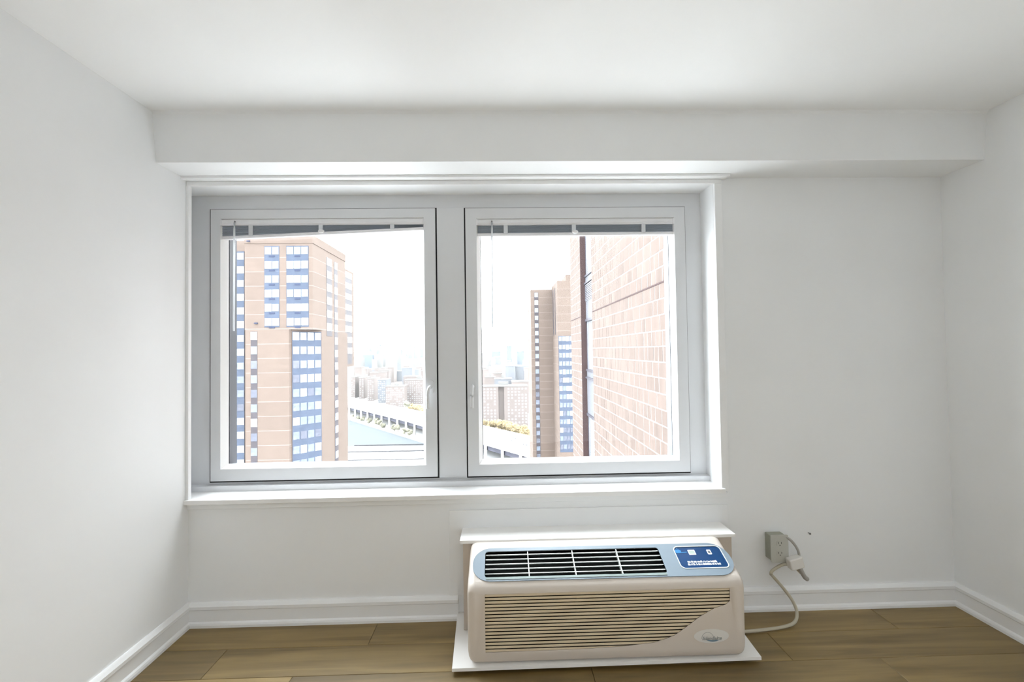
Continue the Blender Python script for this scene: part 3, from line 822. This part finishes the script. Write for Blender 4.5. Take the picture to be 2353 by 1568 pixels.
# lower shaft: visible storeys as panels, the plain rest down to the ground as one block
zc_ = 5.95 - 11 * PITCH_F
storeys(t1, TO, [(-48.6, 81.4), (-40.45, 81.4), (-40.45, 100.7), (-48.6, 100.7)], zc_, 5.93)
bm = bmesh.new(); prism(bm, [(-40.6, 82.3), (-40.3, 82.3), (-36.32, 86.15), (-36.2, 86.4), (-36.2, 100.7), (-40.6, 100.7)], zc_, 5.93)
o = obj('corner_shaft', bm, TBRICK, t1); o.location = -TO
bm = bmesh.new(); prism(bm, low, GZ, zc_)
o = obj('shaft_foot', bm, TBRICK, t1); o.location = -TO
bm = bmesh.new(); prism(bm, [(-62, 85.6), (-49.1, 85.6), (-49.1, 99.5), (-62, 99.5)], GZ, 24.1)
o = obj('recessed_bay', bm, TBRICK, t1); o.location = -TO
bm = bmesh.new(); prism(bm, [(-50, 100.9), (-38.9, 100.9), (-38.9, 113.2), (-50, 113.2)], -2.2, 22.4)
o = obj('rear_block', bm, TBRICK, t1); o.location = -TO
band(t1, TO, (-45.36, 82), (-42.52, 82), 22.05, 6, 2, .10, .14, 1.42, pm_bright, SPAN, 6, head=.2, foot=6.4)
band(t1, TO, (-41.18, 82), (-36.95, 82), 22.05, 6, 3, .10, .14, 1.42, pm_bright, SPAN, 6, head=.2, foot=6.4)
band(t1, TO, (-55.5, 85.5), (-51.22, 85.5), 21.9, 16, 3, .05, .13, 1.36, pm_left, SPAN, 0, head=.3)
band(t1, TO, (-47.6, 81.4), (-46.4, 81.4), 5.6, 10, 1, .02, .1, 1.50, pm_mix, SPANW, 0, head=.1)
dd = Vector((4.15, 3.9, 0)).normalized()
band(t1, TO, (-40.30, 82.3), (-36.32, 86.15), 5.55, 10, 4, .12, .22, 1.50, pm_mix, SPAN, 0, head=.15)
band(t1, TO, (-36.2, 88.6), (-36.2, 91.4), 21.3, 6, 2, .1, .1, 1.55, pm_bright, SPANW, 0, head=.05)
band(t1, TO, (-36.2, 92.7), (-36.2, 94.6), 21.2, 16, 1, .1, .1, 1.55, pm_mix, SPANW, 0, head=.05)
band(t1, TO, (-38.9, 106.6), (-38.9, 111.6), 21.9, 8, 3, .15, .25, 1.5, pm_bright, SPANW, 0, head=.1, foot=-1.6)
for (x_, z_) in ((-46.9, 5.0 + 2.2), (-48.3, 21.6 + 1.4)):
    o = box('wall_lamp', x_ - .3, x_ + .3, 81.7, 82.0, z_ - .1, z_ + .12, VENTM, t1); o.location = -TO

TO2 = Vector((20, 160, GZ))
t2 = tag(empty('apartment_tower', TO2), 'more distant stepped brick tower partly hidden behind the brick wing, right sash', 'building')
zc2 = 23.87 - 24 * PITCH_F
v1 = [(10.7, 153), (19.8, 153), (19.8, 171), (10.7, 171)]
v2 = [(18.48, 139), (33, 139), (33, 156), (18.48, 156)]
storeys(t2, TO2, v1, zc2, 23.0)
storeys(t2, TO2, v2, zc2, 23.95)
for pz in (v1, v2):
    bm = bmesh.new(); prism(bm, pz, GZ, zc2)
    o = obj('shaft_foot', bm, TBRICK, t2); o.location = -TO2
bm = bmesh.new(); prism(bm, [(13.9, 154), (19.7, 154), (19.7, 166), (13.9, 166)], 23.0, 25.3)
o = obj('penthouse', bm, TROOF, t2); o.location = -TO2
bm = bmesh.new(); prism(bm, [(22.0, 143), (30, 143), (30, 153), (22.0, 153)], 23.9, 26.6)
o = obj('penthouse', bm, TBRICK, t2); o.location = -TO2
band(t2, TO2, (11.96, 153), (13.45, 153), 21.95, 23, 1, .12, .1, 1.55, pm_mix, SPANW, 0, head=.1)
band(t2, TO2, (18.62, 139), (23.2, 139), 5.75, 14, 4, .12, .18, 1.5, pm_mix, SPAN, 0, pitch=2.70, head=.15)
for ya in (144.5, 149.5):
    o = box('side_strip', 18.40, 18.6, ya, ya + 1.6, 6.5, 22.3, SPANW, t2); o.location = -TO2

# ------------------------------------------------------------------ ground, river, highway
tag(box('ground', -6000, 6000, -5000, 9000, GZ - 6, GZ, GROUND), 'pale city ground far below the window', kind='structure')
bm = bmesh.new()
prism(bm, [(-168.7, 478), (-60.5, 344.6), (-57, 337.5), (-118, 341), (-400, 357), (-420, 790)], GZ - .5, GZ + .15)
tag(obj('river', bm, WATER), 'pale blue wedge of river water below the left tower', kind='structure')
def strip(name, pts, z0, z1, m, label, cat=None):
    bm = bmesh.new(); prism(bm, pts, z0, z1)
    return tag(obj(name, bm, m), label, kind='structure')
strip('quay', [(-118, 341), (-57, 337.3), (20, 330), (20, 250), (-118, 250)], GZ, GZ + .3, PAVE, 'white paved quay in front of the river')
strip('riverbank', [(-170, 492), (-60.5, 358), (-20, 312), (-38, 318), (-60.0, 345.5), (-168.7, 480)], GZ, GZ + .5, PAVE, 'pale bank path along the far river edge')
for y_, lb in ((341.3, 'dark quay wall edge along the near side of the river'), (319, 'grey kerb line across the paved quay, nearer the river'), (294, 'grey kerb line across the paved quay, nearest the window')):
    o = boxes('kerb', [(-116, -52, y_ - .5, y_ + .5, GZ, GZ + 1.15)], KERB)
    tag(o, lb, 'kerb', 'kerb lines on the quay')

# elevated highway
def rail_strip(bm, path, w0, w1, z0, z1):
    pts = [Vector((x_, y_, 0)) for x_, y_ in path]
    L_, R_ = [], []
    for i, p in enumerate(pts):
        t = (pts[min(i + 1, len(pts) - 1)] - pts[max(i - 1, 0)]).normalized(); n = Vector((t.y, -t.x, 0))
        L_.append(p + n * w0); R_.append(p + n * w1)
    for i in range(len(pts) - 1):
        prism(bm, [(L_[i].x, L_[i].y), (L_[i + 1].x, L_[i + 1].y), (R_[i + 1].x, R_[i + 1].y), (R_[i].x, R_[i].y)], z0, z1)
DZ = -60.0
hpath = [(-330, 725), (-193, 549), (-70.5, 399), (-16.5, 323), (17.2, 278), (60, 222)]
hw = tag(empty('elevated_highway', (-70, 399, GZ)), 'white elevated highway on dark girders crossing both sashes', 'highway')
HO = Vector((-70, 399, GZ))
def hp(o): o.location = -HO; return o
bm = bmesh.new(); rail_strip(bm, hpath, -17, 17, DZ - 1.6, DZ); hp(obj('deck', bm, ROAD, hw))
bm = bmesh.new(); rail_strip(bm, hpath, -17, -16.4, DZ, DZ + 1.0); hp(obj('parapet_wall', bm, ROAD, hw))
bm = bmesh.new(); rail_strip(bm, hpath, 16.4, 17, DZ - .3, DZ + 1.0); hp(obj('parapet_wall', bm, ROAD, hw))
bm = bmesh.new(); rail_strip(bm, hpath, -.3, .3, DZ, DZ + .8); hp(obj('median_barrier', bm, ROAD, hw))
bm = bmesh.new(); rail_strip(bm, hpath, 4, 14, DZ - 5.5, DZ - 1.6); hp(obj('girder', bm, UNDER, hw))
bm = bmesh.new(); rail_strip(bm, hpath, -14, -4, DZ - 5.5, DZ - 1.6); hp(obj('girder', bm, UNDER, hw))
pts = [Vector((x_, y_, 0)) for x_, y_ in hpath]
for i in range(len(pts) - 1):
    seg = pts[i + 1] - pts[i]; n_ = max(1, int(seg.length / 17)); t = seg.normalized(); nn = Vector((t.y, -t.x, 0))
    for k in range(n_):
        c = pts[i] + seg * ((k + .5) / n_) + nn * 15
        hp(box('pier', c.x - .9, c.x + .9, c.y - .9, c.y + .9, GZ, DZ - 1.6, PAVE, hw))
# dark space beneath: put in as a dark wall along the viaduct's far side
bm = bmesh.new(); rail_strip(bm, hpath, -16, -15, GZ, DZ - 1.6); hp(obj('under_deck_dark', bm, UNDER, hw))
# cars
def make_car(loc, ang, label):
    t = tag(empty('car', loc), label, 'car', 'cars on the elevated highway'); t.rotation_euler.z = ang
    bm = bmesh.new(); prism(bm, [(-2.2, -.9), (2.2, -.9), (2.2, .9), (-2.2, .9)], .35, .95); obj('body', bm, CARD, t)
    bm = bmesh.new()
    lo_ = [(-1.7, -.85), (1.0, -.85), (1.0, .85), (-1.7, .85)]; hi_ = [(-1.2, -.7), (.4, -.7), (.4, .7), (-1.2, .7)]
    v = [bm.verts.new((x_, y_, .95)) for x_, y_ in lo_] + [bm.verts.new((x_, y_, 1.5)) for x_, y_ in hi_]
    for f in ((3, 2, 1, 0), (4, 5, 6, 7), (0, 1, 5, 4), (1, 2, 6, 5), (2, 3, 7, 6), (3, 0, 4, 7)): bm.faces.new([v[q] for q in f])
    obj('cabin', bm, CARW, t)
    bm = bmesh.new()
    for x_ in (-1.4, 1.4):
        for s_ in (-.85, .85): tube(bm, [(x_, s_ - .1, .33), (x_, s_ + .1, .33)], .33, 8)
    obj('wheels', bm, CARW, t)
ORD = ['first', 'second', 'third', 'fourth', 'fifth', 'sixth', 'seventh', 'eighth', 'ninth', 'tenth', 'eleventh', 'twelfth', 'thirteenth', 'fourteenth', 'fifteenth', 'sixteenth']
ca = math.atan2(399 - 549, -70.5 + 193)
for i, (px, py) in enumerate(sorted(((806, 919), (807, 927), (846, 930), (858, 933), (838, 936), (867, 938), (861, 941), (891, 943), (893, 950), (915, 946), (905, 950), (918, 957), (920, 951), (946, 951), (968, 962), (952, 964), (1184, 1006), (1175, 1012), (1208, 1021)))):
    p = atz(px, py, DZ + .5)
    make_car((p.x, p.y, DZ), ca, 'small dark car on the elevated highway, %s from the left in the %s sash' % ((ORD[i], 'left') if px < 1000 else (ORD[i - 16], 'right')))

# ------------------------------------------------------------------ haze over the city
HAZE = 3.0e-5
hm = bpy.data.materials.new('city_haze'); hm.use_nodes = True
nt = hm.node_tree; nt.nodes.clear()
o_ = nt.nodes.new('ShaderNodeOutputMaterial'); vsn = nt.nodes.new('ShaderNodeVolumeScatter')
vsn.inputs['Color'].default_value = (0.97, 0.985, 1.0, 1); vsn.inputs['Density'].default_value = HAZE
nt.links.new(vsn.outputs[0], o_.inputs['Volume'])
tag(box('haze', -1600, 1600, 125, 3400, GZ + 1, 420, hm), 'pale overcast haze lying over the far city', kind='structure')

# ------------------------------------------------------------------ trees
def tree(px, py, Y, r, h, m, label, cat='tree', group='autumn trees beside the highway', name='tree', seed=0):
    p = at(px, py, Y); base = Vector((p.x, p.y, p.z - h))
    t = tag(empty(name, base), label, cat, group)
    rt = random.Random(seed + int(px * 7))
    bm = bmesh.new(); tube(bm, [(0, 0, 0), (.1, 0, h * .5)], r * .09, 7); obj('trunk', bm, BARK, t)
    bm = bmesh.new()
    for _ in range(7):
        c = Vector((rt.uniform(-.5, .5) * r, rt.uniform(-.5, .5) * r, h * .62 + rt.uniform(-.2, .22) * h))
        bmesh.ops.create_icosphere(bm, subdivisions=3, radius=r * rt.uniform(.38, .58), matrix=Matrix.Translation(c))
    for v in bm.verts: v.co += Vector((rt.uniform(-1, 1), rt.uniform(-1, 1), rt.uniform(-1, 1))) * r * .075
    obj('crown', bm, m, t)
for i, (px, py, Y) in enumerate(((1106, 962, 372), (1117, 961, 366), (1129, 961, 360), (1141, 963, 356), (1153, 964, 350), (1165, 966, 345), (1176, 968, 340), (1187, 972, 334), (1197, 976, 328), (1207, 982, 322), (1215, 990, 316))):
    tree(px, py, Y, 5.2, 15, LEAFY, 'golden autumn tree above the highway in the right sash, %s from the sash bar' % ORD[i], seed=i)
for i, (px, py, Y) in enumerate(((938, 931, 500), (948, 929, 492), (957, 930, 485), (966, 933, 476), (974, 935, 468))):
    tree(px, py, Y, 6, 14, LEAFY if i else LEAFG, 'yellowing tree above the highway in the left sash, %s from the left' % ORD[i], group='yellowing trees left of the mullion', seed=i)
tree(934, 917, 520, 5.5, 21, LEAFG, 'dark tall tree rising behind the yellowing row, left sash', group=None, seed=3)
for i, (px, py, Y) in enumerate(((812, 953, 500), (822, 956, 482), (833, 958, 466), (847, 960, 450), (865, 962, 442), (872, 966, 430), (880, 972, 420), (905, 976, 400), (914, 976, 392), (930, 983, 380), (941, 985, 371))):
    tree(px, py, Y, 3.2, 7, LEAFG, 'grey-green shrub on the bank between river and highway, %s from the left' % ORD[i], cat='shrub', group='shrubs on the river bank', name='shrub', seed=i)

# ------------------------------------------------------------------ housing slabs and the city beyond
BUILT = []
def clash(px0, px1, Y, depth):
    a, b_ = at(px0, 800, Y).x - 4, at(px1, 800, Y).x + 4
    return any(a < q[1] and q[0] < b_ and Y - 4 < q[3] and q[2] < Y + depth + 4 for q in BUILT)
def slab(px0, px1, pyt, Y, depth, m, label, group=None, name='apartment_block', roof=SLABR, grid=None, recess=None, bulk=None):
    a, b_ = at(px0, pyt, Y), at(px1, pyt, Y)
    zt = (a.z + b_.z) / 2
    BUILT.append((a.x, b_.x, Y, Y + depth))
    t = tag(empty(name, ((a.x + b_.x) / 2, Y, GZ)), label, 'building', group)
    off = Vector(((a.x + b_.x) / 2, Y, GZ))
    bm = bmesh.new()
    if recess:
        r0, r1 = at(recess[0], pyt, Y).x, at(recess[1], pyt, Y).x
        prism(bm, [(a.x, Y), (r0, Y), (r0, Y + 4), (r1, Y + 4), (r1, Y), (b_.x, Y), (b_.x, Y + depth), (a.x, Y + depth)], GZ, zt)
    else: prism(bm, [(a.x, Y), (b_.x, Y), (b_.x, Y + depth), (a.x, Y + depth)], GZ, zt)
    o = obj('walls', bm, m, t); o.location = -off
    o = box('roof', a.x - .3, b_.x + .3, Y - .4, Y + depth + .3, zt, zt + .9, roof, t); o.location = -off
    if bulk:
        w = (b_.x - a.x); o = box('bulkhead', a.x + w * .4, a.x + w * .6, Y + depth * .4, Y + depth * .7, zt + .9, zt + bulk, roof, t); o.location = -off
    if grid:
        nx, nz, wd, hg = grid; bm = bmesh.new(); rg = random.Random(int(px0))
        w = b_.x - a.x
        for i in range(nx):
            xc = a.x + w * (i + .5) / nx
            if recess and r0 - wd < xc < r1 + wd: continue
            for k in range(nz):
                if rg.random() < .2: continue
                zc = zt - 2.2 - k * 2.9
                bx(bm, xc - wd / 2, xc + wd / 2, Y - .12, Y + .05, zc - hg / 2, zc + hg / 2)
        o = tag(obj('windows', bm, SLABW, t), kind='stuff'); o.location = -off
    return t
slab(1101, 1212, 889, 412, 16, SLABB, 'long brick housing slab behind the golden trees, right sash', grid=(14, 12, 1.5, 1.4), recess=(1145, 1158), bulk=4)
slab(806, 816, 868, 700, 40, SLABB, 'narrow brick housing block beside the left tower, first of the row', grid=(2, 14, 1.6, 1.4), bulk=4)
slab(825, 836, 869, 690, 40, SLABB, 'narrow brick housing block beside the left tower, second of the row', grid=(2, 14, 1.6, 1.4), bulk=4)
slab(844, 859, 871, 660, 36, SLABB, 'narrow brick housing block beside the left tower, third of the row', grid=(3, 14, 1.6, 1.4), bulk=4)
slab(868, 885, 874, 630, 30, CITYG, 'greyer housing block in the middle of the left sash row', grid=(4, 13, 1.5, 1.4))
slab(886, 929, 889, 580, 18, SLABB, 'lower pinkish housing slab in the middle of the left sash row', grid=(9, 10, 1.5, 1.4), bulk=4)
slab(930, 990, 874, 608, 20, SLABB, 'wide brick housing slab running behind the sash bar, left sash', grid=(12, 12, 1.5, 1.4), bulk=4)
slab(1136, 1176, 872, 520, 18, CITYG, 'grey mid-rise block just above the long slab, right sash', bulk=5)
slab(1115, 1137, 868, 560, 18, SLABB, 'brick mid-rise block above the long slab, next to the sash bar', bulk=5)
slab(1176, 1215, 878, 500, 18, SLABB, 'low brown block above the long slab, next to the right tower')
slab(1161, 1184, 842, 800, 20, CITYG, 'purple-grey box-shaped block in the middle distance, right sash')
slab(1184, 1203, 843, 820, 20, CITYG, 'pale grey block in the middle distance beside the purple-grey one, right sash', roof=CITYG)
slab(850, 872, 857, 860, 25, SLABB, 'flat brick block in the middle distance, left of centre in the left sash')
slab(869, 893, 852, 930, 25, SLABB, 'flat brick block in the middle distance, centre of the left sash')
slab(947, 962, 850, 900, 25, CITYG, 'dark block in the middle distance, right of centre in the left sash')
slab(927, 985, 866, 760, 25, SLABB, 'long low block right above the wide slab, left sash')
slab(799, 814, 843, 900, 20, SLABR, 'white block peeping out beside the left tower')
rc = random.Random(99)
slab(833, 856, 816, 1450, 40, CITYB, 'blue-grey slab tower with a roof box, left sash', name='high_rise', bulk=12)
slab(860, 864, 815, 1400, 30, SLABR, 'slim white tower, left one of the striped pair', name='high_rise')
slab(868, 875, 813, 1445, 30, SLABR, 'slim white tower, right one of the striped pair', name='high_rise', bulk=14)
slab(886, 905, 815, 1300, 40, SLABR, 'pale tower dotted with windows, centre of the left sash', name='high_rise', grid=(5, 12, 4, 2))
slab(910, 921, 819, 1400, 40, CITYG, 'grey tower with a darker edge, right of the dotted tower', name='high_rise')
slab(1110, 1128, 761, 1900, 60, GLASST, 'very tall pale glass tower next to the sash bar, right sash', name='high_rise')
slab(1129, 1133, 793, 2010, 40, SLABR, 'slim light tower touching the tall glass tower', name='high_rise')
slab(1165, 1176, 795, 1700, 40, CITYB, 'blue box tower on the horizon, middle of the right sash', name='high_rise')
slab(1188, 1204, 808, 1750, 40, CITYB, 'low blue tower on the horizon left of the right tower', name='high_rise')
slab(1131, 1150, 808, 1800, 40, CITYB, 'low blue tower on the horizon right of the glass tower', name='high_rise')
def filler(count, nleft, lpx, rpx, wr, yr, dr, top, mats, label, group, **kw):
    for i in range(count):
        left = i < nleft
        for _ in range(40):
            px = rc.uniform(*(lpx if left else rpx)); w_ = rc.uniform(*wr); Yd = rc.uniform(*yr); dp = rc.uniform(*dr)
            if not clash(px, px + w_, Yd, dp):
                slab(px, px + w_, top(left, Yd), Yd, dp, rc.choice(mats), label + (', left sash' if left else ', right sash'), group + (' left' if left else ' right'), **kw)
                break
filler(34, 19, (800, 978), (1095, 1205), (10, 24), (720, 1250), (12, 30), lambda l, Y: rc.uniform(846, 862) - (Y - 720) * .022, (SLABB, SLABB, CITYG), 'low city block fading into the haze', 'low city blocks')
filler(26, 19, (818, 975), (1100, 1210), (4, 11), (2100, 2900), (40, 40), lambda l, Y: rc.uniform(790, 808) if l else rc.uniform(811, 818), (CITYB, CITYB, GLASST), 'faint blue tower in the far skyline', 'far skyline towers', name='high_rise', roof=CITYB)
filler(26, 15, (812, 975), (1098, 1208), (6, 14), (1250, 1700), (40, 40), lambda l, Y: rc.uniform(820, 834), (CITYG, SLABR, SLABR), 'pale mid-rise block below the skyline', 'mid-rise blocks')
